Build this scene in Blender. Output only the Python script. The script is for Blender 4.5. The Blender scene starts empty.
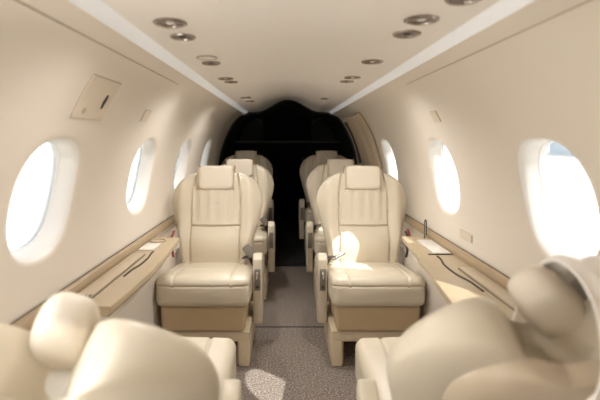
import bpy, bmesh, math, random
from mathutils import Vector, Matrix
random.seed(7)
sc = bpy.context.scene
C = sc.collection
PI = math.pi

# ------------------------------------------------------------------ materials
def mat(name, col, rough=0.5, metal=0.0, bump=0.0, bscale=60.0, var=0.0, vscale=6.0, emit=0.0, coat=0.0, spec=0.5, sheen=0.0):
    m = bpy.data.materials.new(name); m.use_nodes = True
    nt = m.node_tree; b = nt.nodes['Principled BSDF']
    b.inputs['Base Color'].default_value = (*col, 1)
    b.inputs['Roughness'].default_value = rough
    b.inputs['Metallic'].default_value = metal
    b.inputs['Specular IOR Level'].default_value = spec
    b.inputs['Coat Weight'].default_value = coat
    b.inputs['Sheen Weight'].default_value = sheen
    tc = nt.nodes.new('ShaderNodeTexCoord')
    if var > 0:
        n = nt.nodes.new('ShaderNodeTexNoise'); n.inputs['Scale'].default_value = vscale; n.inputs['Detail'].default_value = 4
        nt.links.new(tc.outputs['Object'], n.inputs['Vector'])
        r = nt.nodes.new('ShaderNodeValToRGB')
        r.color_ramp.elements[0].position = 0.3; r.color_ramp.elements[1].position = 0.7
        r.color_ramp.elements[0].color = (*[max(0, c*(1-var)) for c in col], 1)
        r.color_ramp.elements[1].color = (*[min(1, c*(1+var)) for c in col], 1)
        nt.links.new(n.outputs['Fac'], r.inputs['Fac']); nt.links.new(r.outputs['Color'], b.inputs['Base Color'])
    if bump > 0:
        n2 = nt.nodes.new('ShaderNodeTexNoise'); n2.inputs['Scale'].default_value = bscale; n2.inputs['Detail'].default_value = 3
        nt.links.new(tc.outputs['Object'], n2.inputs['Vector'])
        bp = nt.nodes.new('ShaderNodeBump'); bp.inputs['Strength'].default_value = bump; bp.inputs['Distance'].default_value = 0.004
        nt.links.new(n2.outputs['Fac'], bp.inputs['Height']); nt.links.new(bp.outputs['Normal'], b.inputs['Normal'])
    if emit > 0:
        b.inputs['Emission Color'].default_value = (0.93, 0.97, 1.0, 1); b.inputs['Emission Strength'].default_value = emit
    return m

M = {}
M['leather'] = mat('cream_leather', (0.67, 0.60, 0.48), 0.33, bump=0.10, bscale=90, var=0.03, vscale=5)
M['leather_dark'] = mat('tan_leather', (0.52, 0.395, 0.245), 0.42, bump=0.10, bscale=90, var=0.04, vscale=5)
M['leather_headrest'] = mat('headrest_leather', (0.73, 0.655, 0.545), 0.5, bump=0.08, bscale=80, var=0.02)
M['shell_leather'] = mat('seat_shell_leather', (0.63, 0.53, 0.40), 0.28, bump=0.06, bscale=70, var=0.03, coat=0.25)
M['frame'] = mat('seat_frame_paint', (0.66, 0.56, 0.40), 0.45, var=0.02)
M['wall'] = mat('cabin_wall_panel', (0.78, 0.72, 0.64), 0.42, bump=0.04, bscale=120, var=0.015, vscale=2)
M['ceil'] = mat('cabin_ceiling_panel', (0.86, 0.815, 0.775), 0.45, bump=0.03, bscale=120, var=0.01, vscale=2)
M['reveal'] = mat('window_reveal_white', (0.84, 0.82, 0.79), 0.35)
M['strip'] = mat('cove_light_lens', (0.80, 0.81, 0.82), 0.5, emit=0.07)
M['console'] = mat('console_veneer', (0.43, 0.34, 0.225), 0.34, bump=0.03, var=0.03, vscale=9)
M['console_side'] = mat('console_side_panel', (0.82, 0.77, 0.70), 0.45, var=0.015)
M['lid'] = mat('table_lid_laminate', (0.49, 0.40, 0.285), 0.34, var=0.02)
M['rail'] = mat('rail_tan', (0.38, 0.285, 0.18), 0.38, var=0.03)
M['tray'] = mat('tray_pale', (0.72, 0.69, 0.63), 0.3)
M['groove'] = mat('groove_dark', (0.05, 0.035, 0.022), 0.6)
M['chrome'] = mat('chrome', (0.80, 0.78, 0.75), 0.18, metal=1.0)
M['darkmetal'] = mat('dark_metal', (0.16, 0.145, 0.13), 0.35, metal=0.8)
M['grey'] = mat('grey_plastic', (0.20, 0.18, 0.155), 0.45)
M['black'] = mat('black_plastic', (0.02, 0.018, 0.016), 0.5)
M['reflector'] = mat('lamp_reflector', (0.13, 0.10, 0.08), 0.25, metal=1.0)
M['bezel'] = mat('bezel_bronze', (0.36, 0.31, 0.27), 0.24, metal=1.0)
M['bulb'] = mat('lamp_glass', (0.75, 0.72, 0.68), 0.15)
M['dark'] = mat('black_lining_shade', (0.0065, 0.0065, 0.0075), 0.85, bump=0.1, spec=0.15)  # black lining, with the aft section's shade put into its colour
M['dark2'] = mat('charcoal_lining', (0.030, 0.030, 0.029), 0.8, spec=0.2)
M['dark3'] = mat('charcoal_trim', (0.085, 0.08, 0.072), 0.6, spec=0.3)
M['red'] = mat('red_webbing', (0.27, 0.045, 0.04), 0.7)
M['webbing'] = mat('dark_webbing', (0.055, 0.045, 0.04), 0.8)
M['cloth'] = mat('pale_cloth', (0.88, 0.84, 0.80), 0.85, bump=0.3, bscale=220, var=0.02, sheen=0.3)
M['curtain'] = mat('tan_curtain', (0.50, 0.41, 0.30), 0.7, bump=0.1, bscale=90, var=0.03)
M['curtain_edge'] = mat('dark_brown_band', (0.10, 0.07, 0.045), 0.6)
M['panel'] = mat('service_panel', (0.70, 0.62, 0.51), 0.42)
M['seam'] = mat('panel_seam', (0.50, 0.43, 0.34), 0.6)
M['tarmac'] = mat('pale_concrete', (0.62, 0.60, 0.57), 0.9, var=0.06, vscale=0.3)
M['hangar'] = mat('hangar_cladding', (0.50, 0.54, 0.58), 0.6, var=0.03)
M['hangar_door'] = mat('hangar_door_cladding', (0.58, 0.62, 0.65), 0.6, var=0.03)

# carpet: speckled wool
def carpet_mat():
    m = bpy.data.materials.new('speckled_carpet'); m.use_nodes = True
    nt = m.node_tree; b = nt.nodes['Principled BSDF']
    b.inputs['Roughness'].default_value = 0.95; b.inputs['Specular IOR Level'].default_value = 0.1
    tc = nt.nodes.new('ShaderNodeTexCoord')
    n = nt.nodes.new('ShaderNodeTexNoise'); n.inputs['Scale'].default_value = 115; n.inputs['Detail'].default_value = 3; n.inputs['Roughness'].default_value = 0.7
    nt.links.new(tc.outputs['Object'], n.inputs['Vector'])
    r = nt.nodes.new('ShaderNodeValToRGB')
    e = r.color_ramp.elements
    e[0].position = 0.34; e[0].color = (0.075, 0.06, 0.05, 1)
    e[1].position = 0.66; e[1].color = (0.40, 0.34, 0.30, 1)
    k = e.new(0.5); k.color = (0.21, 0.175, 0.15, 1)
    nt.links.new(n.outputs['Fac'], r.inputs['Fac']); nt.links.new(r.outputs['Color'], b.inputs['Base Color'])
    bp = nt.nodes.new('ShaderNodeBump'); bp.inputs['Strength'].default_value = 0.6; bp.inputs['Distance'].default_value = 0.004
    nt.links.new(n.outputs['Fac'], bp.inputs['Height']); nt.links.new(bp.outputs['Normal'], b.inputs['Normal'])
    return m
M['carpet'] = carpet_mat()

def glass_mat():
    m = bpy.data.materials.new('window_acrylic'); m.use_nodes = True
    nt = m.node_tree
    for n in list(nt.nodes): nt.nodes.remove(n)
    out = nt.nodes.new('ShaderNodeOutputMaterial'); mix = nt.nodes.new('ShaderNodeMixShader')
    tr = nt.nodes.new('ShaderNodeBsdfTransparent'); tr.inputs['Color'].default_value = (0.40, 0.41, 0.415, 1)
    gl = nt.nodes.new('ShaderNodeBsdfGlossy'); gl.inputs['Roughness'].default_value = 0.03
    lw = nt.nodes.new('ShaderNodeLayerWeight'); lw.inputs['Blend'].default_value = 0.5
    pw = nt.nodes.new('ShaderNodeMath'); pw.operation = 'POWER'; pw.inputs[1].default_value = 5.0
    ad = nt.nodes.new('ShaderNodeMath'); ad.operation = 'MULTIPLY_ADD'; ad.inputs[1].default_value = 0.9; ad.inputs[2].default_value = 0.03
    nt.links.new(lw.outputs['Facing'], pw.inputs[0]); nt.links.new(pw.outputs[0], ad.inputs[0])
    nt.links.new(ad.outputs[0], mix.inputs['Fac']); nt.links.new(tr.outputs[0], mix.inputs[1]); nt.links.new(gl.outputs[0], mix.inputs[2])
    nt.links.new(mix.outputs[0], out.inputs['Surface'])
    return m
M['glass'] = glass_mat()

# ------------------------------------------------------------------ object helpers
def obj(name, bm, m, parent=None, smooth=True, label=None):
    me = bpy.data.meshes.new(name)
    bmesh.ops.recalc_face_normals(bm, faces=bm.faces[:])
    bm.to_mesh(me); bm.free()
    ms = m if isinstance(m, (list, tuple)) else [m]
    for x in ms: me.materials.append(M[x] if isinstance(x, str) else x)
    if smooth:
        me.polygons.foreach_set('use_smooth', [True]*len(me.polygons))
        try: me.set_sharp_from_angle(angle=math.radians(42))
        except Exception: pass
    o = bpy.data.objects.new(name, me); C.objects.link(o)
    if parent is not None: o.parent = parent
    if label: o['label'] = label
    return o

def thing(name, label, cat, loc=(0, 0, 0), rotz=0.0, group=None):
    o = bpy.data.objects.new(name, None); C.objects.link(o)
    o.empty_display_size = 0.1
    o.location = loc; o.rotation_euler = (0, 0, rotz); o['label'] = label; o['category'] = cat
    if group: o['group'] = group
    return o
def tag(o, label, cat, group=None):
    o['label'] = label; o['category'] = cat
    if group: o['group'] = group
    return o
def struct(o): o['kind'] = 'structure'; return o

def add_box(bm, c, s, bev=0.0, seg=2, rot=None):
    r = bmesh.ops.create_cube(bm, size=1.0)
    vs = r['verts']
    for v in vs: v.co = Vector((v.co.x*s[0], v.co.y*s[1], v.co.z*s[2]))
    if bev > 0:
        es = list({e for v in vs for e in v.link_edges})
        rb = bmesh.ops.bevel(bm, geom=es, offset=bev, segments=seg, profile=0.5, affect='EDGES')
        vs = list({v for f in rb['faces'] for v in f.verts} | {v for v in vs if v.is_valid})
        # collect whole island
        seen = set(vs); st = list(vs)
        while st:
            v = st.pop()
            for e in v.link_edges:
                w = e.other_vert(v)
                if w not in seen: seen.add(w); st.append(w)
        vs = list(seen)
    mt = Matrix.Translation(Vector(c)) @ (rot.to_4x4() if rot is not None else Matrix.Identity(4))
    for v in vs: v.co = mt @ v.co
    return vs
def box(c, s, bev=0.0, seg=2, rot=None):
    bm = bmesh.new(); add_box(bm, c, s, bev, seg, rot); return bm

def se(t, n):            # superellipse unit point
    c, s = math.cos(t), math.sin(t)
    return (math.copysign(abs(c)**(2/n), c), math.copysign(abs(s)**(2/n), s))

def add_tube(bm, pts, r, seg=10, closed=False):
    pts = [Vector(p) for p in pts]; rings = []
    n = len(pts); up = None
    for i, p in enumerate(pts):
        a = pts[i-1] if (i > 0 or closed) else pts[i]
        b = pts[(i+1) % n] if (i < n-1 or closed) else pts[i]
        d = (b-a).normalized()
        if up is None: up = d.orthogonal().normalized()
        up = (up - d*up.dot(d))
        up = up.normalized() if up.length > 1e-6 else d.orthogonal().normalized()
        w = d.cross(up)
        rings.append([bm.verts.new(p + r*(math.cos(2*PI*k/seg)*up + math.sin(2*PI*k/seg)*w)) for k in range(seg)])
    for i in range(n if closed else n-1):
        A, B = rings[i], rings[(i+1) % n]
        for k in range(seg): bm.faces.new((A[k], A[(k+1) % seg], B[(k+1) % seg], B[k]))
    if not closed:
        bm.faces.new(rings[0][::-1]); bm.faces.new(rings[-1])
def tube(pts, r, seg=10, closed=False):
    bm = bmesh.new(); add_tube(bm, pts, r, seg, closed); return bm

def add_ribbon(bm, pts, w, th, side):
    side = Vector(side).normalized(); pts = [Vector(p) for p in pts]; rings = []
    for i, p in enumerate(pts):
        d = (pts[min(i+1, len(pts)-1)]-pts[max(i-1, 0)]).normalized(); nn = d.cross(side).normalized()
        rings.append([bm.verts.new(p + side*w/2*a + nn*th/2*b) for a, b in ((-1, -1), (1, -1), (1, 1), (-1, 1))])
    for A, B in zip(rings, rings[1:]):
        for k in range(4): bm.faces.new((A[k], A[(k+1) % 4], B[(k+1) % 4], B[k]))
    bm.faces.new(rings[0][::-1]); bm.faces.new(rings[-1])
def ribbon(pts, w, th, side):
    bm = bmesh.new(); add_ribbon(bm, pts, w, th, side); return bm

def lathe(prof, seg=40, axis=None):      # prof list of (r, z)
    bm = bmesh.new(); rings = []
    for r, z in prof:
        rings.append([bm.verts.new((r*math.cos(2*PI*k/seg), r*math.sin(2*PI*k/seg), z)) for k in range(seg)])
    for A, B in zip(rings, rings[1:]):
        for k in range(seg): bm.faces.new((A[k], A[(k+1) % seg], B[(k+1) % seg], B[k]))
    if prof[0][0] > 1e-5: bm.faces.new(rings[0][::-1])
    if prof[-1][0] > 1e-5: bm.faces.new(rings[-1])
    bmesh.ops.remove_doubles(bm, verts=bm.verts[:], dist=1e-6)
    return bm

def prism(poly, axis, a, b, bev=0.0, seg=3):
    """extrude a 2D polygon along axis ('x': poly=(y,z); 'y': poly=(x,z); 'z': poly=(x,y)) from a to b"""
    bm = bmesh.new()
    def P(p, t): return {'x': (t, p[0], p[1]), 'y': (p[0], t, p[1]), 'z': (p[0], p[1], t)}[axis]
    A = [bm.verts.new(P(p, a)) for p in poly]; B = [bm.verts.new(P(p, b)) for p in poly]
    n = len(poly)
    bm.faces.new(A[::-1]); bm.faces.new(B)
    for k in range(n): bm.faces.new((A[k], A[(k+1) % n], B[(k+1) % n], B[k]))
    bmesh.ops.recalc_face_normals(bm, faces=bm.faces[:])
    if bev > 0: bmesh.ops.bevel(bm, geom=bm.edges[:], offset=bev, segments=seg, profile=0.5, affect='EDGES')
    return bm

def pillow(sx, sy, sz, n=4.0, nu=48, nv=24, f=None):
    """closed superquadric pad, half sizes sx,sy,sz, optional vertex function"""
    bm = bmesh.new(); rings = []
    def cp(t, n): return se(t, n)
    for j in range(nv+1):
        ph = -PI/2 + PI*j/nv
        cz, sz_ = cp(ph, n)
        row = []
        for i in range(nu):
            c, s = se(2*PI*i/nu, n)
            p = Vector((sx*c*abs(cz), sy*s*abs(cz), sz*sz_))
            if f: p = f(p)
            row.append(bm.verts.new(p))
        rings.append(row)
    for A, B in zip(rings, rings[1:]):
        for i in range(nu):
            try: bm.faces.new((A[i], A[(i+1) % nu], B[(i+1) % nu], B[i]))
            except ValueError: pass
    bmesh.ops.remove_doubles(bm, verts=bm.verts[:], dist=1e-5)
    return bm

def interp(tab, x):
    if x <= tab[0][0]: return tab[0][1]
    for (a, fa), (b, fb) in zip(tab, tab[1:]):
        if x <= b:
            t = (x-a)/(b-a); return fa+(fb-fa)*t
    return tab[-1][1]
def smooth_tab(pts, n=120):      # Catmull-Rom through (x,y)
    P = [Vector(p) for p in pts]; P = [2*P[0]-P[1]]+P+[2*P[-1]-P[-2]]; out = []
    per = max(2, n//(len(pts)-1))
    for i in range(1, len(P)-2):
        for k in range(per):
            t = k/per; a, b, c, d = P[i-1], P[i], P[i+1], P[i+2]
            out.append(0.5*((2*b)+(c-a)*t+(2*a-5*b+4*c-d)*t*t+(3*b-a-3*c+d)*t**3))
    out.append(P[-2]); return out

# ------------------------------------------------------------------ cabin shell
PROF = smooth_tab([(0.462, 1.446), (0.53, 1.418), (0.582, 1.365), (0.628, 1.290), (0.668, 1.205), (0.705, 1.10), (0.732, 0.99),
                   (0.748, 0.86), (0.750, 0.70), (0.738, 0.50), (0.708, 0.25), (0.660, 0.0)], 220)
SL = [0.0]
for a, b in zip(PROF, PROF[1:]): SL.append(SL[-1]+(b-a).length)
def prof_s(s):
    s = min(max(s, 0.0), SL[-1]); lo = 0
    import bisect
    lo = min(max(bisect.bisect_right(SL, s)-1, 0), len(SL)-2)
    t = (s-SL[lo])/(SL[lo+1]-SL[lo]); p = PROF[lo].lerp(PROF[lo+1], t); d = (PROF[lo+1]-PROF[lo]).normalized()
    return p, Vector((-d.y, d.x))*1.0     # point, normal
def s_of_z(z):
    for i in range(len(PROF)-1):
        if PROF[i].y >= z >= PROF[i+1].y:
            return SL[i]+(SL[i+1]-SL[i])*(PROF[i].y-z)/(PROF[i].y-PROF[i+1].y)
    return SL[-1]
def wall_pt(side, y, s, out=0.0):          # out>0 moves to the outside
    p, n = prof_s(s)
    if n.x < 0: n = -n
    return Vector((side*(p.x+n.x*out), y, p.y+n.y*out))

YB = 4.60           # arch at the aft end of the cabin
S_A, S_B = s_of_z(1.27), s_of_z(0.745)
WZ = 1.0; S_C = s_of_z(WZ)
WA, WB, WN = 0.151, 0.164, 2.5
NW = 64
def cell_rings(side, yc, y0, y1):
    """rings of (y,s,out) from the rectangle to the opening"""
    rings = []
    ang = [2*PI*k/NW for k in range(NW)]
    def rect(t):
        c, s = math.cos(t), math.sin(t)
        hx = (y1-yc) if c > 0 else (yc-y0); hs = (S_C-S_A) if s > 0 else (S_B-S_C)
        k = min(hx/abs(c) if abs(c) > 1e-9 else 1e9, hs/abs(s) if abs(s) > 1e-9 else 1e9)
        return (yc+c*k, S_C-s*k)
    # force rectangle corners to be present
    angs = ang[:]
    for hx, hs in (((y1-yc), (S_C-S_A)), (-(yc-y0), (S_C-S_A)), (-(yc-y0), -(S_B-S_C)), ((y1-yc), -(S_B-S_C))):
        t = math.atan2(hs, hx) % (2*PI)
        i = min(range(NW), key=lambda k: abs(angs[k]-t)); angs[i] = t
    R = [rect(t) for t in angs]
    def sup(t, sc_):
        c, s = math.cos(t), math.sin(t)
        k = (abs(c/WA)**WN+abs(s/WB)**WN)**(-1/WN)*sc_
        return (yc+c*k, S_C-s*k)
    E = [sup(t, 1.17) for t in angs]
    for f in (0, .15, .3, .45, .6, .75, .9, 1.0):
        rings.append([(R[i][0]*(1-f)+E[i][0]*f, R[i][1]*(1-f)+E[i][1]*f, 0.0) for i in range(NW)])
    for sc_, out in ((1.14, 0.0012), (1.105, 0.0045)):
        rings.append([(*sup(t, sc_), out) for t in angs])
    rev = [[(*sup(t, s_), o_) for t in angs] for s_, o_ in ((1.105, 0.0045), (1.065, 0.010), (1.03, 0.018), (1.0, 0.030), (0.975, 0.042), (0.955, 0.055), (0.945, 0.056), (0.94, 0.060), (0.93, 0.075))]
    return rings, rev
def ring_mesh(bm, side, rings):
    V = [[bm.verts.new(wall_pt(side, *p)) for p in r] for r in rings]
    for A, B in zip(V, V[1:]):
        for k in range(NW): bm.faces.new((A[k], A[(k+1) % NW], B[(k+1) % NW], B[k]))
    return V
def strip_mesh(bm, side, y0, y1, s0, s1, n=24, ny=1):
    V = [[bm.verts.new(wall_pt(side, y0+(y1-y0)*j/ny, s0+(s1-s0)*i/n)) for i in range(n+1)] for j in range(ny+1)]
    for A, B in zip(V, V[1:]):
        for i in range(n): bm.faces.new((A[i], A[i+1], B[i+1], B[i]))

win_n = 0
def make_wall(side, name, y0, centres):
    global win_n
    bm = bmesh.new()
    strip_mesh(bm, side, y0, YB, 0.0, S_A, 30)
    strip_mesh(bm, side, y0, YB, S_B, SL[-1], 24)
    edges = [y0]+[(a+b)/2 for a, b in zip(centres, centres[1:])]+[YB]
    if centres[0]-y0 > 0.45: edges[0] = centres[0]-0.415; strip_mesh(bm, side, y0, edges[0]+0.03, S_A, S_B, 90)
    if YB-centres[-1] > 0.45: edges[-1] = centres[-1]+0.415; strip_mesh(bm, side, edges[-1]-0.03, YB, S_A, S_B, 90)
    revs = []
    for yc, a, b in zip(centres, edges, edges[1:]):
        rings, rev = cell_rings(side, yc, a, b); ring_mesh(bm, side, rings); revs.append((yc, rev))
    bmesh.ops.remove_doubles(bm, verts=bm.verts[:], dist=2e-4)
    w = struct(obj(name, bm, 'wall'))
    w.data.polygons.foreach_set('use_smooth', [True]*len(w.data.polygons))
    for yc, rev in revs:
        win_n += 1
        bm = bmesh.new(); V = ring_mesh(bm, side, rev)
        o = struct(obj('window_%d' % win_n, bm, 'reveal'))
        bm = bmesh.new()
        c0, c1 = bm.verts.new(wall_pt(side, yc, S_C, 0.064)), bm.verts.new(wall_pt(side, yc, S_C, 0.068))
        r0 = [bm.verts.new(wall_pt(side, p[0], p[1], 0.062)) for p in rev[7]]
        r1 = [bm.verts.new(wall_pt(side, p[0], p[1], 0.066)) for p in rev[7]]
        for k in range(NW):
            k2 = (k+1) % NW
            bm.faces.new((c0, r0[k], r0[k2])); bm.faces.new((c1, r1[k2], r1[k])); bm.faces.new((r0[k], r1[k], r1[k2], r0[k2]))
        obj('pane', bm, 'glass', o)
    return w
LW = [1.26, 2.09, 2.91, 3.74]
RW = [1.22, 2.07, 3.12]
make_wall(-1, 'wall_left', 0.72, LW)
make_wall(1, 'wall_right', -0.75, RW)

# ceiling: flat panel that scoops upwards in the middle towards the arch
def sstep(a, b, y):
    t = min(max((y-a)/(b-a), 0), 1); return t*t*(3-2*t)
def scoop(x, y):
    u = min(abs(x)/0.34, 1.0)
    return (0.060*sstep(2.0, 2.9, y)+0.065*sstep(3.3, YB, y))*(0.5+0.5*math.cos(PI*u))
def ceil_z(x, y): return 1.467 + 0.010*(1-(x/0.424)**2) + scoop(x, y)
Y0C = -0.75
bm = bmesh.new(); NXc, NYc = 40, 60
G = [[bm.verts.new((-0.424+0.848*i/NXc, Y0C+(YB-Y0C)*j/NYc, ceil_z(-0.424+0.848*i/NXc, Y0C+(YB-Y0C)*j/NYc))) for i in range(NXc+1)] for j in range(NYc+1)]
for j in range(NYc):
    for i in range(NXc): bm.faces.new((G[j][i], G[j][i+1], G[j+1][i+1], G[j+1][i]))
struct(obj('ceiling', bm, 'ceil'))

# cove light strips along both edges of the ceiling
for side, nm in ((-1, 'left'), (1, 'right')):
    pl = [(0.424, 1.467), (0.427, 1.4685), (0.440, 1.4625), (0.452, 1.4545), (0.460, 1.4475), (0.462, 1.446)]
    bm = bmesh.new()
    R0 = [bm.verts.new((side*x, Y0C if side > 0 else Y0C, z)) for x, z in pl]; R1 = [bm.verts.new((side*x, YB, z)) for x, z in pl]
    for k in range(len(pl)-1): bm.faces.new((R0[k], R0[k+1], R1[k+1], R1[k]))
    o = obj('cove_light', bm, 'strip')
    tag(o, 'long white cove light strip between ceiling and %s wall' % nm, 'light strip', 'cove lights along the ceiling edges')

# thin panel seam on each upper wall
for side, nm in ((-1, 'left'), (1, 'right')):
    s = s_of_z(1.424)
    y0 = 0.72 if side < 0 else -0.75
    bm = ribbon([wall_pt(side, y0, s, -0.0008), wall_pt(side, 1.95, s, -0.0008)], 0.004, 0.0022, (side*0.6, 0, -0.8))
    struct(obj('trim_%d' % (1 if side < 0 else 2), bm, 'seam', smooth=False))

DY0, DY1 = 0.42, 0.60
# left wall of the entry; unseen doorway placed and narrowed to light the left seat
bm = bmesh.new()
strip_mesh(bm, -1, -0.75, 0.75, 0.0, s_of_z(1.30), 20)
strip_mesh(bm, -1, -0.75, DY0, s_of_z(1.30), SL[-1], 20); strip_mesh(bm, -1, DY1, 0.75, s_of_z(1.30), SL[-1], 20); strip_mesh(bm, -1, DY0, DY1, s_of_z(0.35), SL[-1], 8)
bmesh.ops.remove_doubles(bm, verts=bm.verts[:], dist=2e-4)
struct(obj('wall_front', bm, 'wall'))

# front bulkhead behind the camera, put in to cut light, with a narrowed opening
DW, DH = 0.10, 1.34
arch_front = [(0.424*k/10, ceil_z(0.424*k/10, Y0C)) for k in range(11)] + [(p.x, p.y) for p in PROF]
bm = bmesh.new()
outl = [(-p[0], p[1]) for p in arch_front[::-1]] + arch_front[1:]
hw = DW/2; ox = -0.50
left = [p for p in outl if p[0] <= -1e-6]; right = [p for p in outl if p[0] >= 1e-6]
def slab(poly):
    A = [bm.verts.new((x, Y0C, z)) for x, z in poly]; B = [bm.verts.new((x, Y0C-0.03, z)) for x, z in poly]
    bm.faces.new(A); bm.faces.new(B[::-1])
    for k in range(len(poly)): bm.faces.new((A[k], B[k], B[(k+1) % len(poly)], A[(k+1) % len(poly)]))
slab(right + [(ox+hw, 0.0), (ox+hw, DH), (0.0, DH), (0.0, outl[len(outl)//2][1])])
slab([(0.0, outl[len(outl)//2][1]), (0.0, DH), (ox-hw, DH), (ox-hw, 0.0)] + left)
struct(obj('wall_cockpit', bm, 'wall', smooth=False))

# unseen block behind the camera, added to shade the right foreground seat
struct(obj('wall_light_block', prism([(-0.10, 0.0), (0.64, 0.0), (0.70, 0.4), (0.72, 0.9), (0.63, 1.25), (0.55, 1.37), (0.42, 1.45), (-0.10, 1.46)], 'y', Y0C+0.02, -0.14), 'wall', smooth=False))
# floor with the carpet join across the aisle
bm = box((0, (-0.75+YB)/2, -0.02), (1.33, YB+0.75, 0.04)); struct(obj('floor', bm, 'carpet', smooth=False))
bm = box((0.04, 2.69, 0.001), (0.60, 0.012, 0.004), 0.0015); struct(obj('trim_3', bm, 'webbing'))

# ------------------------------------------------------------------ dark aft compartment behind the arch
def arch_pts(off=0.0, zb=0.0):
    pts = []
    right = [(p.x+off*0.9, p.y+off*0.4) for p in PROF]
    cl = [(x, ceil_z(x, YB)+off) for x in [0.424*k/16 for k in range(17)]]
    half = cl + right
    return [(-x, z) for x, z in reversed(half)] + half[1:]
A0 = arch_pts(0.0); A1 = arch_pts(-0.012)
def tunnel(ya, yb, pa, pb, m, name):
    bm = bmesh.new()
    r0 = [bm.verts.new((x, ya, z)) for x, z in pa]; r1 = [bm.verts.new((x, yb, z)) for x, z in pb]
    for k in range(len(pa)-1): bm.faces.new((r0[k], r0[k+1], r1[k+1], r1[k]))
    return struct(obj(name, bm, m))
YE = 6.0
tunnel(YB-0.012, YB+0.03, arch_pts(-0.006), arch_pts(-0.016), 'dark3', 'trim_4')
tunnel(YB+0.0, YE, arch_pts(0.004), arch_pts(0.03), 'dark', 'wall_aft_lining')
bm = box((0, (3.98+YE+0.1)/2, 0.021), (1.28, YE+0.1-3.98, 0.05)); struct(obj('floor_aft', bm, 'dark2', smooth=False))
bm = bmesh.new()
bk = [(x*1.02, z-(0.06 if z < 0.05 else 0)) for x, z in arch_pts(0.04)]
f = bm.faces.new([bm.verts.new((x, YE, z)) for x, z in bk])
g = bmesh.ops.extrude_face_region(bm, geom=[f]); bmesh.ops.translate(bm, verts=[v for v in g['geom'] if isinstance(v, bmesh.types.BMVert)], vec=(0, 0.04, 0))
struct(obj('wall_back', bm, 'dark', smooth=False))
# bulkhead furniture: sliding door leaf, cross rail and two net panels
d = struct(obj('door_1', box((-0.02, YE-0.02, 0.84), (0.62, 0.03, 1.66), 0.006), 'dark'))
obj('door_handle', box((0.22, YE-0.045, 0.86), (0.02, 0.02, 0.12), 0.004), 'dark3', d)
struct(obj('trim_5', box((0, YE-0.06, 1.145), (1.44, 0.03, 0.035), 0.005), 'dark3'))
for side in (-1, 1):
    bm = prism([(side*0.335, 1.17), (side*0.67, 1.17), (side*0.60, 1.36), (side*0.50, 1.44), (side*0.335, 1.50)], 'y', YE-0.03, YE-0.005, 0.004)
    o = struct(obj('trim_%d' % (6 if side < 0 else 7), bm, 'dark2'))
    bm = tube([(side*0.34, YE-0.04, 1.40), (side*0.42, YE-0.04, 1.46), (side*0.50, YE-0.04, 1.475)], 0.008)
    obj('grab_strap', bm, 'dark3', o)

# ------------------------------------------------------------------ seats
BW = smooth_tab([(0.0, .205), (.12, .222), (.25, .255), (.36, .279), (.43, .272), (.485, .244), (.525, .200), (.552, .148), (.565, .09), (.569, 0.02)], 90)
BWt = [(p.x, max(p.y, 0.0)) for p in BW]
BWt.sort()
BL = 0.569
NSIG, NEXP, NDEP, FADE = 0.078, 2.4, 0.10, 9.0
def notch(x, v):
    t = min(max((v-0.36)/(BL-0.36), 0), 1)
    return NDEP*t*t*math.exp(-(abs(x)/NSIG)**NEXP)
def backrest_bm():
    """closed shaped pad in seat-back space: x across, y depth (front is -y), z up along the back"""
    bm = bmesh.new(); nu, nv = 220, 120; rings = []
    for j in range(nv+1):
        # denser rows at the top
        v = BL*(1-(1-j/nv)**1.5)
        w = interp(BWt, v)
        th = 0.062*min(1.0, 0.35+w/0.18*0.65)
        row = []
        for i in range(nu):
            c, s = se(2*PI*i/nu, 2.6)
            x = w*c; y = th*s
            if s < 0:          # front: soft bolsters and stitched seams
                ax = abs(x)
                pw = 0.148-0.02*max(0, (v-0.42)/0.12)
                k = min(1.0, abs(s)*1.6)*(1.0 if v < FADE else max(0.0, 1-(v-FADE)/0.10))
                y -= k*0.026*math.exp(-((ax-0.208)/0.040)**2)
                y += k*0.016*math.exp(-((ax-pw)/0.0048)**2)*(1 if v > 0.02 else 0)
                if ax < pw:
                    y += k*0.014*math.exp(-((v-0.232)/0.0045)**2)
                    if v > 0.25:
                        e = math.sin(PI*min(1, (v-0.25)/0.24))
                        y += k*0.0055*e*(math.cos(x*2*PI/0.060))
                    y -= k*0.012*math.cos(x/pw*PI/2)*(0.6 if v < .232 else 1)
                y -= k*0.030*math.exp(-((v-0.13)/0.10)**2)   # lumbar swell
            else:
                y *= 1.0
            row.append(bm.verts.new((x, y, v-notch(x, v))))
        rings.append(row)
    for A, B in zip(rings, rings[1:]):
        for i in range(nu): bm.faces.new((A[i], A[(i+1) % nu], B[(i+1) % nu], B[i]))
    bm.faces.new(rings[0][::-1]); bm.faces.new(rings[-1])
    return bm
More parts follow.
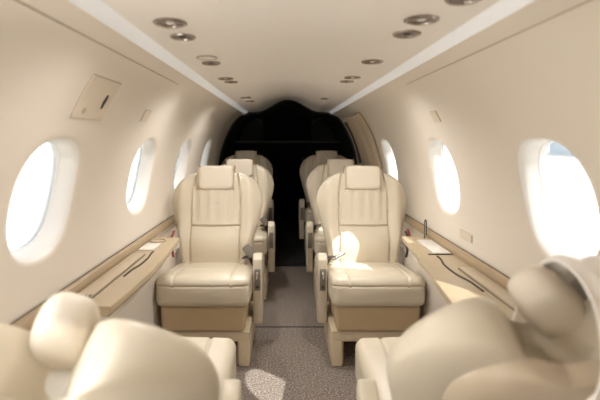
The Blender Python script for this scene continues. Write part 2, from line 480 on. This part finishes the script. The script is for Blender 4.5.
def back_panel_bm():
    """hard shell panel on the rear of the backrest"""
    bm = bmesh.new(); nu, nv = 40, 40
    prof = []
    front, back = [], []
    for j in range(nv+1):
        t = j/nv; v = 0.03+(0.545-0.03)*t
        w = 0.66*interp(BWt, v*0.98) * (math.sqrt(max(0.0, 1-((t-0.72)/0.28)**2)) if t > 0.72 else 1.0)
        w = max(w, 0.004)
        rf, rb = [], []
        for i in range(nu+1):
            u = -1+2*i/nu; x = w*u
            full = interp(BWt, v); c = min(0.999, abs(x)/full)
            y = 0.062*(1-c**2.6)**(1/2.6)
            lift = 0.026*(1-abs(u)**6)*(1-max(0, (t-0.9)/0.1)**6)
            rb.append(bm.verts.new((x, y-0.008, v-0.45*notch(x, v)))); rf.append(bm.verts.new((x, y+0.001+lift, v-0.45*notch(x, v))))
        front.append(rf); back.append(rb)
    for L in (front, back):
        for A, B in zip(L, L[1:]):
            for i in range(nu): bm.faces.new((A[i], A[i+1], B[i+1], B[i]))
    for j in range(nv):
        for i in (0, nu): bm.faces.new((front[j][i], front[j+1][i], back[j+1][i], back[j][i]))
    for j in (0, nv):
        for i in range(nu): bm.faces.new((front[j][i], front[j][i+1], back[j][i+1], back[j][i]))
    bmesh.ops.remove_doubles(bm, verts=bm.verts[:], dist=1e-5)
    return bm

def rbox(hx, hy, hz, r, n, f=None):
    """rounded box with an even grid on every face"""
    bm = bmesh.new(); cache = {}
    H = Vector((hx, hy, hz))
    def V(p):
        k = tuple(round(c, 5) for c in p)
        if k in cache: return cache[k]
        w = Vector((p[0]*hx, p[1]*hy, p[2]*hz))
        q = Vector([min(max(w[i], -(H[i]-r)), H[i]-r) for i in range(3)])
        d = w-q
        o = q+d.normalized()*r if d.length > 1e-9 else q
        if f: o = f(o)
        cache[k] = bm.verts.new(o); return cache[k]
    N = [max(8, int(n*h/max(H))) for h in H]
    def ts(i):      # parametric stations with extra rows in the rounded rim
        h = H[i]; e = (h-r)/h; out = []
        for k in range(9): out.append(-1+(1-e)*k/8)
        for k in range(1, N[i]): out.append(-e+2*e*k/N[i])
        for k in range(9): out.append(e+(1-e)*k/8)
        return out
    T = [ts(0), ts(1), ts(2)]
    for ax in range(3):
        a, b = [(1, 2), (0, 2), (0, 1)][ax]
        for sgn in (-1, 1):
            for i in range(len(T[a])-1):
                for j in range(len(T[b])-1):
                    c = []
                    for ii, jj in ((i, j), (i+1, j), (i+1, j+1), (i, j+1)):
                        p = [0, 0, 0]; p[ax] = sgn; p[a] = T[a][ii]; p[b] = T[b][jj]; c.append(V(p))
                    if len(set(c)) == 4:
                        try: bm.faces.new(c)
                        except ValueError: pass
    return bm
def cushion_bm(hw, hd, hh):
    def f(p):
        q = p.copy()
        if p.z > -hh*0.2:
            q.z += 0.016*(1-(p.x/hw)**2)*(1-(p.y/hd)**4)*(0.5+0.5*p.z/hh)
        if p.z > hh*0.35:
            q.z -= 0.008*math.exp(-((abs(p.x)-hw*0.62)/0.0045)**2)
            if abs(p.x) < hw*0.62: q.z -= 0.007*math.exp(-((p.y+hd*0.30)/0.0045)**2)
        if p.y < -hd*0.6:
            q.y -= 0.014*(1-(p.x/hw)**2)*(1-(p.z/hh)**2)
            q.y += 0.006*math.exp(-((p.z-hh*0.42)/0.004)**2)
        return q
    return rbox(hw, hd, hh, 0.034, 70, f)

def make_seat(label, loc, rotz, inb, group, lean=7.0, back_yaw=0.0, belt=None, head_drop=0.0, back_h=1.0, head_yaw=0.0, head_out=0.0, head_y=0.0, head_sz=(0.109, 0.042, 0.073), arm_k=1.0):
    """local frame: occupant faces -y, origin on the floor below the front edge; inb=+1/-1 side of the aisle armrest"""
    t = thing('passenger_seat', label, 'seat', loc, rotz, group)
    # pedestal: deep frame with a leg panel on each side
    b = obj('seat_base', prism([(inb*-0.185, .128), (inb*.235, .128), (inb*.235, .182), (inb*-0.185, .182)], 'y', 0.05, 0.47, 0.006), 'frame', t)
    for s in (-1, 1):
        w_ = 0.235 if s == inb else 0.185
        bm = prism([(0.05, 0.0), (0.47, 0.0), (0.47, 0.134), (0.05, 0.134)], 'x', s*w_, s*(w_-0.055), 0.005)
        lg = obj('leg', bm, 'frame', b)
        bm = prism([(s*(w_-0.053), 0.004), (s*(w_-0.063), 0.004), (s*(w_-0.063), 0.126), (s*(w_-0.053), 0.126)], 'y', 0.06, 0.46, 0.002)
        obj('leg_lining', bm, 'leather_dark', lg)
    # lower skirt and cushion
    def sk(p):
        q = p.copy(); q.x *= 0.955+0.045*(p.z+0.07)/0.14
        return q
    sk_bm = rbox(0.222, 0.222, 0.068, 0.02, 24, sk); bmesh.ops.translate(sk_bm, verts=sk_bm.verts[:], vec=(0, 0.245, 0.256))
    obj('cushion_skirt', sk_bm, 'leather_dark', t, label='darker tan leather skirt below the cushion')
    cb = cushion_bm(0.238, 0.235, 0.076)
    for v in cb.verts: v.co = Vector((v.co.x, v.co.y+0.225, v.co.z+0.402-0.055*(v.co.y+0.23)/0.46))
    obj('seat_cushion', cb, 'leather', t)
    # backrest, hinged at the rear of the cushion
    ln = math.radians(lean)
    HB = Matrix.Translation((0, 0.455, 0.415)) @ Matrix.Rotation(math.radians(back_yaw), 4, 'Z') @ Matrix.Rotation(-ln, 4, 'X') @ Matrix.Diagonal((1, 1, back_h, 1))
    bb = backrest_bm(); bb.transform(HB); br = obj('backrest', bb, 'leather', t)
    pb = back_panel_bm(); pb.transform(HB); obj('back_panel', pb, 'shell_leather', br, label='moulded rear panel with a raised rounded edge')
    soft = head_yaw != 0
    HH = HB @ Matrix.Translation((-inb*head_out, -0.050-(0.035 if soft else 0)+head_y, 0.522-head_drop)) @ Matrix.Rotation(math.radians(-inb*head_yaw), 4, 'Y') @ Matrix.Rotation(math.radians(3-inb*0), 4, 'X')
    hb = pillow(0.109, 0.042, 0.073, 6.0, 64, 32) if not soft else pillow(*head_sz, 3.0, 64, 32)
    hb.transform(HH); hr = obj('headrest', hb, 'leather_headrest', t)
    for s in (-1, 1):
        if not soft: pb = tube([(s*0.05, -0.035, 0.40), (s*0.05, -0.035, 0.50)], 0.006); pb.transform(HB); obj('headrest_post', pb, 'darkmetal', hr)
        if not soft:      # piped edges on the headrest ends
            loop = [(s*0.1075, 0.041*se(2*PI*k/28, 5)[0], 0.072*se(2*PI*k/28, 5)[1]) for k in range(28)]
            pb = tube(loop, 0.0028, 6, True); pb.transform(HH); obj('piping', pb, 'leather_dark', hr)
    # aisle armrest: slab with a bevelled nose, control panel and lever in the nose
    ap = [(0.230, 0.145), (0.275, 0.138), (0.46, 0.28), (0.50, 0.40), (0.495, 0.455), (0.45, 0.470), (0.32, 0.515), (0.235, 0.540), (0.190, 0.515), (0.192, 0.44)]
    ap = [(0.50-(0.50-y)*arm_k, z) for y, z in ap]; ady = 0.31*(1-arm_k)
    ar = obj('armrest', prism(ap, 'x', inb*0.241, inb*0.292, 0.010, 3), 'leather', t)
    cp = obj('control_panel', box((inb*0.2665, 0.2045+ady, 0.40), (0.034, 0.020, 0.125), 0.004, 2, Matrix.Rotation(math.radians(7.5), 3, 'X')), 'grey', ar)
    obj('recline_lever', box((inb*0.2665, 0.192+ady, 0.425), (0.016, 0.016, 0.042), 0.004), 'chrome', cp)
    obj('button', lathe([(0.0, 0.0), (0.007, 0.0), (0.007, 0.004), (0.005, 0.006), (0.0, 0.006)], 16), 'black', cp).matrix_local = Matrix.Translation((inb*0.2665, 0.197+ady, 0.36)) @ Matrix.Rotation(math.radians(97), 4, 'X')
    # lap belt with buckle lying at the corner of cushion and back
    if soft: return t
    sb = obj('lap_belt', ribbon([(inb*0.232, 0.40, 0.36), (inb*0.228, 0.385, 0.44), (inb*0.212, 0.350, 0.484), (inb*0.175, 0.312, 0.492)], 0.045, 0.004, (0.25*inb, 0.95, 0.1)), 'webbing', t)
    rm = Matrix.Rotation(inb*math.radians(-38), 3, 'Y') if belt != 'chrome' else Matrix.Rotation(inb*math.radians(30), 3, 'Y') @ Matrix.Rotation(math.radians(25), 3, 'Z')
    bc = (inb*0.208, 0.345, 0.520) if belt != 'chrome' else (inb*0.165, 0.300, 0.505)
    bk_ = obj('buckle', box(bc, (0.046, 0.034, 0.075) if belt != 'chrome' else (0.075, 0.045, 0.02), 0.006, 2, rm), 'grey' if belt != 'chrome' else 'chrome', sb)
    if belt:
        # red-tagged shoulder harness strap falling on the outboard side
        x = -inb*0.228
        st = obj('harness_strap', ribbon([(x-inb*0.005, 0.36, 0.635), (x-inb*0.010, 0.325, 0.61), (x-inb*0.002, 0.31, 0.57), (x, 0.30, 0.53), (x+inb*0.006, 0.305, 0.495)], 0.014, 0.004, (1, 0.3, 0)), 'red' if belt == 'red' else 'webbing', t, label='red harness strap hanging on the window side')
        if belt != 'red':
            obj('harness_tag', ribbon([(x-inb*0.016, 0.350, 0.65), (x-inb*0.020, 0.32, 0.61), (x-inb*0.010, 0.295, 0.55)], 0.013, 0.004, (1, 0.3, 0)), 'red', st)
    return t

def dup(root, loc, label, rotz=None):
    r = root.copy(); C.objects.link(r); r.location = loc; r['label'] = label
    if rotz is not None: r.rotation_euler = (0, 0, rotz)
    for ch in list(root.children):
        c = ch.copy(); C.objects.link(c); c.parent = r
        for g in list(ch.children):
            d_ = g.copy(); C.objects.link(d_); d_.parent = c
    return r
GS = 'cream leather passenger seats'
sl = make_seat('cream leather seat facing the camera left of the aisle, red strap at its side', (-0.452, 2.17, 0), 0, 1, GS, belt='red')
sr = make_seat('cream leather seat facing forward, right of the aisle, with sun patch on its back', (0.442, 2.17, 0), 0, -1, GS, belt='chrome')
dup(sl, (-0.405, 3.10, 0), 'cream leather seat directly behind the left seat with the red strap')
dup(sr, (0.425, 3.10, 0), 'cream leather seat directly behind the right seat with the sun patch')
dup(sl, (-0.44, 4.02, 0.046), 'shaded rearmost seat left of the aisle against the black compartment')
dup(sr, (0.40, 4.02, 0.046), 'shaded rearmost seat right of the aisle against the black compartment')
NSIG, NEXP, NDEP, FADE = 0.075, 1.8, 0.17, 0.30
BW0 = BWt
BWt = sorted([(p.x, max(p.y, 0.0)) for p in smooth_tab([(0.0, .205), (.12, .225), (.25, .262), (.37, .284), (.46, .284), (.515, .268), (.555, .225), (.580, .165), (.590, .09), (.592, 0.02)], 90)])
BL = 0.592
FL = make_seat('pale seat seen from behind in left foreground, back towards the camera', (-0.441, 1.52, 0), PI, -1, GS, lean=42, head_drop=0.095, head_yaw=68, head_out=0.018, head_y=0.015, head_sz=(0.152, 0.05, 0.056), arm_k=0.45)
BWt = BW0; BL = 0.569
FR = make_seat('tan-shaded seat seen from behind in right foreground, with pale cloth over its shoulder', (0.450, 1.52, 0), PI, 1, GS, lean=35, head_drop=0.05, head_yaw=45, head_out=0.045, head_y=0.015, head_sz=(0.105, 0.05, 0.053), arm_k=0.45)

# ------------------------------------------------------------------ side consoles below the windows
CZ = 0.655
def console(side, y0, y1, ya, yb, edge, label):
    t = thing('side_console', label, 'console', (side*0.64, (y0+y1)/2, 0), 0, 'consoles along the cabin walls')
    t.location = (0, 0, 0)
    s = side
    def loft(name, sec, m, a, b):
        bm = bmesh.new(); N = 24; R = []
        for k in range(N+1):
            y = a+(b-a)*k/N; x = interp(edge, y)
            R.append([bm.verts.new((s*(x+d if d is not None else X_), y, z)) for d, X_, z in sec])
        n = len(sec)
        for A, B in zip(R, R[1:]):
            for q in range(n): bm.faces.new((A[q], A[(q+1) % n], B[(q+1) % n], B[q]))
        bm.faces.new(R[0][::-1]); bm.faces.new(R[-1])
        return obj(name, bm, m, t)
    loft('console_top', [(None, 0.746, CZ-0.03), (None, 0.746, CZ), (0.007, 0, CZ), (0.002, 0, CZ-0.002), (0.0, 0, CZ-0.007), (0.0, 0, CZ-0.022), (0.008, 0, CZ-0.030)], 'console', ya, yb)
    loft('console_apron', [(0.022, 0, CZ-0.030), (0.036, 0, 0.60), (0.070, 0, 0.548), (None, 0.685, 0.50), (None, 0.715, 0.50), (None, 0.727, CZ-0.030)], 'console_side', ya+0.01, yb-0.01)
    loft('shadow_strip', [(0.010, 0, CZ-0.0302), (0.034, 0, CZ-0.0302), (0.034, 0, CZ-0.035), (0.010, 0, CZ-0.035)], 'groove', ya+0.01, yb-0.01)  # dark strip put in as the shadow line under the rim
    inner = [(s*0.690, 0.503), (s*0.697, 0.38), (s*0.694, 0.20), (s*0.650, 0.0)]
    outer = [(s*0.653, 0.0), (s*0.698, 0.20), (s*0.712, 0.38), (s*0.722, 0.503)]
    obj('side_panel', prism(inner+outer, 'y', y0, y1), 'console_side', t)
    # padded rail along the wall
    rl = [(s*0.749, CZ-0.002), (s*0.749, CZ+0.034), (s*0.742, CZ+0.037), (s*0.731, CZ+0.030), (s*0.725, CZ+0.016), (s*0.723, CZ-0.002)]
    r = obj('wall_rail', prism(rl, 'y', y0, y1, 0.002, 2), 'rail', t)
    obj('rail_bead', tube([(s*0.743, y0, CZ+0.038), (s*0.743, y1, CZ+0.038)], 0.0018, 8), 'curtain_edge', r)
    return t
def lid(t, s, ya, yb, hinge):
    l = obj('table_lid', box((s*0.690, (ya+yb)/2, CZ+0.003), (0.058, yb-ya, 0.010), 0.003), 'lid', t)
    x0, x1 = s*0.659, s*0.721
    bm = bmesh.new(); add_tube(bm, [(x0, ya, CZ), (x0, yb, CZ)], 0.0018, 6); add_tube(bm, [(x1, ya, CZ), (x1, yb, CZ)], 0.0018, 6)
    add_tube(bm, [(x0, yb, CZ), (x1, yb, CZ)], 0.0018, 6); add_tube(bm, [(x0, ya, CZ), (x1, ya, CZ)], 0.0018, 6)
    obj('lid_gap', bm, 'groove', l)
    for k in range(hinge):
        obj('hinge', box((s*(0.669+0.0145*k), ya+0.004, CZ+0.006), (0.010, 0.012, 0.008), 0.002), 'darkmetal', l)
    return l
def wave(t, s, ya, yb, x0=0.583, amp=0.012):
    pts = []
    for k in range(41):
        u = k/40; y = ya+(yb-ya)*u
        pts.append((s*(x0 - amp*(1/(1+math.exp(-(u-0.32)*22)) - 1/(1+math.exp(-(u-0.8)*22)))), y, CZ+0.001))
    obj('finger_groove', tube(pts, 0.0042, 8), 'groove', t)

cl = console(-1, 0.80, 4.58, 1.33, 2.27, [(1.3, 0.575), (1.45, 0.565), (1.7, 0.558), (1.95, 0.566), (2.1, 0.578), (2.3, 0.592)], 'tan side console under the left windows, with closed table lid and cup ring')
lid(cl, -1, 1.40, 1.93, 4)
wave(cl, -1, 1.62, 1.98, 0.640)
ring = [(-0.680+0.036*math.cos(2*PI*k/40), 2.19+0.036*math.sin(2*PI*k/40), CZ+0.002) for k in range(40)]
ch = obj('cup_holder', tube(ring, 0.0035, 8, True), 'rail', cl)
bm = lathe([(0.0, 0.0008), (0.034, 0.0008), (0.035, 0.002), (0.035, 0.0)], 40); bmesh.ops.translate(bm, verts=bm.verts[:], vec=(-0.680, 2.19, CZ)); obj('cup_well', bm, 'lid', ch)
obj('pale_tray', box((-0.682, 2.065, CZ+0.002), (0.072, 0.13, 0.008), 0.003), 'tray', cl, label='pale grey tray')

cr = console(1, -0.55, 4.58, 1.18, 2.30, [(1.15, 0.488), (1.38, 0.497), (1.55, 0.515), (1.75, 0.542), (1.95, 0.562), (2.15, 0.580), (2.3, 0.592)], 'tan side console under the right windows, with pale tray and wavy finger groove')
lid(cr, 1, 1.25, 1.72, 4)
wave(cr, 1, 1.46, 1.90, 0.640, 0.020)
obj('pale_tray', box((0.678, 2.07, CZ+0.002), (0.078, 0.26, 0.008), 0.003), 'tray', cr, label='pale grey tray beside the seat')
obj('tray_gap', box((0.665, 1.93, CZ+0.001), (0.11, 0.006, 0.006), 0.001), 'groove', cr)
obj('pull_handle', tube([(0.700, 2.26, CZ), (0.700, 2.26, CZ+0.075), (0.704, 2.265, CZ+0.092), (0.713, 2.28, CZ+0.092), (0.718, 2.285, CZ+0.078), (0.718, 2.285, CZ+0.01)], 0.0035, 8), 'darkmetal', cr, label='bent wire loop at the wall')

# ------------------------------------------------------------------ ceiling fittings
def fit_z(x, y): return ceil_z(x, y)
FILL_W = 5.0
def read_light(x, y, r, label, tilt, on=True):
    t = thing('reading_light', label, 'ceiling light', (x, y, fit_z(x, y)), 0, 'reading lights in the ceiling')
    obj('bezel', lathe([(r*0.76, -0.001), (r*0.80, -0.005), (r*0.90, -0.006), (r, -0.003), (r, 0.0)], 40), 'bezel', t)
    rf = obj('reflector', lathe([(r*0.78, -0.0015), (r*0.72, 0.012), (r*0.55, 0.028), (r*0.3, 0.036), (0.0, 0.038)], 40), 'reflector', t)
    bm = pillow(r*0.36, r*0.36, r*0.26, 2.0, 24, 12); bmesh.ops.translate(bm, verts=bm.verts[:], vec=(0, tilt, 0.006))
    obj('bulb', bm, 'bulb', t)
    if not on: return t
    ld = bpy.data.lights.new('fill_spot', 'SPOT'); ld.energy = FILL_W*(1.0 if y < 1.8 else 1.8); ld.spot_size = math.radians(165); ld.spot_blend = 1.0; ld.shadow_soft_size = 0.035; ld.color = (1.0, 0.96, 0.91)  # added fill light; the ceiling fittings themselves look switched off
    lo = bpy.data.objects.new('fill_spot', ld); C.objects.link(lo); lo.parent = t; lo.location = (0, 0, -0.012)
    return t
def gasper(x, y, r, label):
    t = thing('air_vent', label, 'air vent', (x, y, fit_z(x, y)), 0, 'round air vents in the ceiling')
    obj('bezel', lathe([(r*0.72, 0.0), (r*0.78, -0.005), (r*0.92, -0.006), (r, -0.002), (r, 0.0)], 40), 'bezel', t)
    obj('cup', lathe([(r*0.75, -0.0012), (r*0.68, 0.010), (r*0.4, 0.022), (0.0, 0.024)], 32), 'darkmetal', t)
    bm = lathe([(0.0, -0.006), (r*0.20, -0.007), (r*0.30, -0.003), (r*0.42, 0.006), (r*0.40, 0.018), (0.0, 0.02)], 28)
    n = obj('nozzle', bm, 'darkmetal', t); n.rotation_euler = (math.radians(12), math.radians(8), 0)
    return t
def speaker(x, y, r, label):
    t = thing('speaker_grille', label, 'speaker', (x, y, fit_z(x, y)))
    obj('grille', lathe([(0.0, -0.004), (r*0.80, -0.0035), (r*0.86, -0.001)], 40), 'ceil', t)
    obj('rim', lathe([(r*0.88, -0.002), (r*0.91, -0.006), (r, -0.004), (r, 0.0)], 40), 'seam', t)
    return t
pl = 'left of the ceiling'
read_light(-0.327, 1.10, 0.043, 'large chrome reading light on the left of the ceiling, nearest the camera', 0.0)
gasper(-0.330, 1.25, 0.037, 'chrome air vent just behind the nearest left reading light')
speaker(-0.318, 1.565, 0.038, 'pale round grille with thin rim, left ceiling, between two chrome fittings')
gasper(-0.321, 1.675, 0.037, 'chrome air vent beside the pale round grille on the left ceiling')


read_light(-0.323, 2.10, 0.040, 'chrome reading light on the left ceiling, second pair back, outer one', 0.0)
gasper(-0.312, 2.22, 0.036, 'chrome air vent on the left ceiling, second pair back')
read_light(-0.311, 3.05, 0.040, 'small far chrome reading light on the left ceiling, farthest pair', 0.0)
gasper(-0.309, 3.34, 0.036, 'small far chrome air vent on the left ceiling, nearest the dark arch')
read_light(0.308, 1.075, 0.043, 'large chrome reading light on the right of the ceiling, nearest the camera', 0.0, False)
gasper(0.312, 1.217, 0.040, 'chrome air vent just behind the nearest right reading light')
read_light(0.302, 1.65, 0.042, 'lone chrome reading light on the right ceiling between two pairs', 0.0, False)
read_light(0.292, 2.07, 0.040, 'chrome reading light on the right ceiling, second pair back', 0.0)
gasper(0.285, 2.21, 0.036, 'chrome air vent on the right ceiling, second pair back')
gasper(0.272, 3.20, 0.040, 'small far chrome air vent on the right ceiling, nearest the dark arch')
gasper(0.345, 0.905, 0.040, 'chrome air vent on the right ceiling cut by the top of the picture')

# ------------------------------------------------------------------ wall fittings
def wall_panel(side, yc, zc, ly, ls, label, slot):
    t = thing('service_panel', label, 'wall panel', (0, 0, 0), 0, 'service panels high on the walls')
    s0 = s_of_z(zc)
    def grid(y0, y1, sa, sb, out, th, bm, n=10):
        A = [[bm.verts.new(wall_pt(side, y0+(y1-y0)*i/2, sa+(sb-sa)*j/n, o_)) for j in range(n+1)] for i in range(3) for o_ in (out,)]
        B = [[bm.verts.new(wall_pt(side, y0+(y1-y0)*i/2, sa+(sb-sa)*j/n, out+th)) for j in range(n+1)] for i in range(3)]
        for G_ in (A, B):
            for i in range(2):
                for j in range(n): bm.faces.new((G_[i][j], G_[i+1][j], G_[i+1][j+1], G_[i][j+1]))
        for i in range(2):
            for j in (0, n): bm.faces.new((A[i][j], A[i+1][j], B[i+1][j], B[i][j]))
        for j in range(n):
            for i in (0, 2): bm.faces.new((A[i][j], A[i][j+1], B[i][j+1], B[i][j]))
    bm = bmesh.new(); grid(yc-ly/2, yc+ly/2, s0-ls/2, s0+ls/2, -0.0045, 0.0045, bm); p = obj('cover', bm, 'panel', t)
    bm = bmesh.new(); g = 0.0025; grid(yc-ly/2-g, yc+ly/2+g, s0-ls/2-g, s0+ls/2+g, -0.0012, 0.002, bm); obj('edge_gap', bm, 'seam', p)
    if slot:
        def disc(dy, ds, ay, as_, m, name):
            bm = bmesh.new()
            for o_, k in ((-0.0058, 1.0), (-0.004, 1.05)):
                pass
            r = [[bm.verts.new(wall_pt(side, yc+dy+ay*k*math.cos(2*PI*i/28), s0+ds+as_*k*math.sin(2*PI*i/28), o_)) for i in range(28)] for o_, k in ((-0.0062, 0.85), (-0.006, 1.0), (-0.0035, 1.0))]
            for A, B in zip(r, r[1:]):
                for i in range(28): bm.faces.new((A[i], A[(i+1) % 28], B[(i+1) % 28], B[i]))
            bm.faces.new(r[0]); return obj(name, bm, m, p)
        disc(0.055, 0.005, 0.009, 0.026, 'black', 'finger_slot')
        disc(-0.05, 0.045, 0.010, 0.010, 'seam', 'button')
    return t
wall_panel(-1, 1.345, 1.300, 0.205, 0.140, 'cream service panel with dark oval slot on left wall near the first window', True)
wall_panel(-1, 1.86, 1.275, 0.075, 0.05, 'small cream service panel on left wall above the second window', False)
wall_panel(1, 1.91, 1.275, 0.075, 0.05, 'small cream service panel on right wall above the second window', False)
wall_panel(1, 1.86, 0.755, 0.12, 0.030, 'low cream panel on right wall just above the console rail', False)

# curtain drawn back against the right wall beside the arch
cu = thing('curtain', 'tan curtain drawn back against the right wall beside the dark arch', 'curtain')
def curtain_grid(s0, s1, y0, y1, nj, ni):
    bm = bmesh.new(); F, Bk = [], []
    for j in range(nj+1):
        v = j/nj; rf, rb = [], []
        for i in range(ni+1):
            u = i/ni
            d = 0.012+0.058*math.sin(PI*u)**0.5*(0.75+0.25*math.sin(PI*v*0.8)) + 0.006*math.sin(u*26+v*1.5)
            yy = y0+(y1-y0)*(u+0.0*v)
            rf.append(bm.verts.new(wall_pt(1, yy, s0+(s1-s0)*v, -d))); rb.append(bm.verts.new(wall_pt(1, yy, s0+(s1-s0)*v, -0.004)))
        F.append(rf); Bk.append(rb)
    for L in (F, Bk):
        for A, B in zip(L, L[1:]):
            for i in range(ni): bm.faces.new((A[i], A[i+1], B[i+1], B[i]))
    for j in range(nj):
        for i in (0, ni): bm.faces.new((F[j][i], F[j+1][i], Bk[j+1][i], Bk[j][i]))
    for j in (0, nj):
        for i in range(ni): bm.faces.new((F[j][i], F[j][i+1], Bk[j][i+1], Bk[j][i]))
    return bm
obj('drape', curtain_grid(s_of_z(1.395), s_of_z(0.955), 3.40, 4.15, 24, 48), 'curtain', cu)
obj('hem', curtain_grid(s_of_z(0.957), s_of_z(0.935), 3.41, 4.14, 2, 48), 'groove', cu, label='dark lower hem')
obj('edge_strap', ribbon([wall_pt(1, 4.22, s_of_z(z), -0.03) for z in (1.36, 1.3, 1.2, 1.1, 1.0, 0.95)], 0.07, 0.012, (0.5, 1, 0)), 'curtain_edge', cu, label='dark brown edge band by the arch')

# pale cloth thrown over the outer shoulder of the right foreground seat
def cloth(label):
    HB = Matrix.Translation((0.450, 1.52, 0)) @ Matrix.Rotation(PI, 4, 'Z') @ Matrix.Translation((0, 0.455, 0.415)) @ Matrix.Rotation(-math.radians(35), 4, 'X')
    path = smooth_tab([(-0.088, 0.36), (-0.100, 0.44), (-0.100, 0.53), (-0.070, 0.592), (-0.010, 0.625), (0.050, 0.618), (0.098, 0.575), (0.116, 0.53), (0.120, 0.495), (0.124, 0.475)], 60)
    bm = bmesh.new(); nu = 36; F, Bk = [], []
    n = len(path)
    for j, p in enumerate(path):
        v = j/(n-1); t_ = (path[min(j+1, n-1)]-path[max(j-1, 0)]).normalized(); nn = Vector((-t_.y, t_.x))
        if nn.y < 0 and 0.2 < v < 0.7: nn = -nn
        if v >= 0.7 and nn.x < 0: nn = -nn
        if v <= 0.2 and nn.x > 0: nn = -nn
        rf, rb = [], []
        for i in range(nu+1):
            u = i/nu; x0 = -0.012+0.05*max(0, (v-0.3)/0.7); x = x0-(0.24+x0)*u
            w_ = 0.010*math.sin(u*17+v*3)*(0.25+abs(v-0.5)*1.6) + 0.005*math.sin(u*33-v*6)
            drop = -0.11*max(0, (u-0.45)/0.55)**1.5
            q = p+nn*(w_+0.008)
            rf.append(bm.verts.new(HB @ Vector((x, q.x, q.y+drop*0.55)))); q = q+nn*0.005
            rb.append(bm.verts.new(HB @ Vector((x, q.x, q.y+drop*0.55))))
        F.append(rf); Bk.append(rb)
    nv = n-1
    for L in (F, Bk):
        for A, B in zip(L, L[1:]):
            for i in range(nu): bm.faces.new((A[i], A[i+1], B[i+1], B[i]))
    for j in range(nv):
        for i in (0, nu): bm.faces.new((F[j][i], F[j+1][i], Bk[j+1][i], Bk[j][i]))
    for j in (0, nv):
        for i in range(nu): bm.faces.new((F[j][i], F[j][i+1], Bk[j][i+1], Bk[j][i]))
    return tag(obj('draped_cloth', bm, 'cloth'), label, 'cloth')
cloth('pale cloth hanging over the outer shoulder of the right foreground seat')

# ------------------------------------------------------------------ outside
bm = bmesh.new(); bmesh.ops.create_grid(bm, x_segments=2, y_segments=2, size=300); bmesh.ops.translate(bm, verts=bm.verts[:], vec=(0, 0, -1.2))
struct(obj('ground', bm, 'tarmac', smooth=False))
hg = thing('hangar', 'pale blue-grey hangar far outside the nearest right window', 'hangar', (0, 0, 0))
obj('wall', box((58, 30, 3.0), (24, 90, 8.4)), 'hangar', hg, smooth=False)
for k in range(6):
    obj('sliding_door', box((45.85, 6+k*9.0, 2.2), (0.5, 7.4, 6.8), 0.05), 'hangar_door', hg)
obj('roof', prism([(45, 7.2), (71, 7.2), (58, 9.6)], 'y', -15.5, 75.5), 'hangar', hg, smooth=False)

# ------------------------------------------------------------------ light
w = bpy.data.worlds.new('World'); sc.world = w; w.use_nodes = True
bg = w.node_tree.nodes['Background']; bg.inputs['Color'].default_value = (0.93, 0.97, 1.0, 1); bg.inputs['Strength'].default_value = 4.0
sd = bpy.data.lights.new('sun', 'SUN'); sd.energy = 20.0; sd.angle = math.radians(0.6); sd.color = (1.0, 0.95, 0.87)
so = bpy.data.objects.new('sun', sd); C.objects.link(so)
so.rotation_euler = Vector((-0.405, 0.37, -0.48)).to_track_quat('-Z', 'Y').to_euler()
# sampling portals in the openings through which daylight enters (no light of their own)
def portal(name, loc, sx, sy, direction):
    l = bpy.data.lights.new(name, 'AREA'); l.shape = 'RECTANGLE'; l.size = sx; l.size_y = sy; l.cycles.is_portal = True
    o = bpy.data.objects.new(name, l); C.objects.link(o); o.location = loc
    o.rotation_euler = Vector(direction).to_track_quat('-Z', 'Y').to_euler()
for side, ys in ((-1, LW), (1, RW)):
    for y in ys: portal('window_portal', (side*0.83, y, 1.0), 0.42, 0.42, (-side, 0, 0))
portal('doorway_portal', (-0.80, (DY0+DY1)/2, 0.82), DY1-DY0+0.05, 1.0, (1, 0, 0))
portal('cockpit_portal', (0, -0.80, 0.75), 1.6, 1.5, (0, 1, 0))

# ------------------------------------------------------------------ camera
cd = bpy.data.cameras.new('camera'); cam = bpy.data.objects.new('camera', cd); C.objects.link(cam); sc.camera = cam
cd.sensor_width = 36.0; cd.lens = 430/600*36.0; cd.clip_start = 0.02; cd.clip_end = 500
cam.location = (-0.033, 0.0, 1.17)
# the lens looks straight down the cabin; the frame is cropped low and to the right of the axis
cam.rotation_euler = (PI/2, 0, 0)
cd.shift_x = 15/600; cd.shift_y = -60/600
cd.dof.use_dof = True; cd.dof.focus_distance = 2.35; cd.dof.aperture_fstop = 2.2

sc.view_settings.view_transform = 'Standard'; sc.view_settings.look = 'None'
sc.view_settings.gamma = 1.0; sc.view_settings.use_curve_mapping = False
sc.view_settings.exposure = 1.38
sc.cycles.max_bounces = 10; sc.cycles.diffuse_bounces = 6; sc.cycles.glossy_bounces = 4; sc.cycles.transparent_max_bounces = 16
sc.cycles.use_denoising = True
sc.cycles.sample_clamp_indirect = 8.0
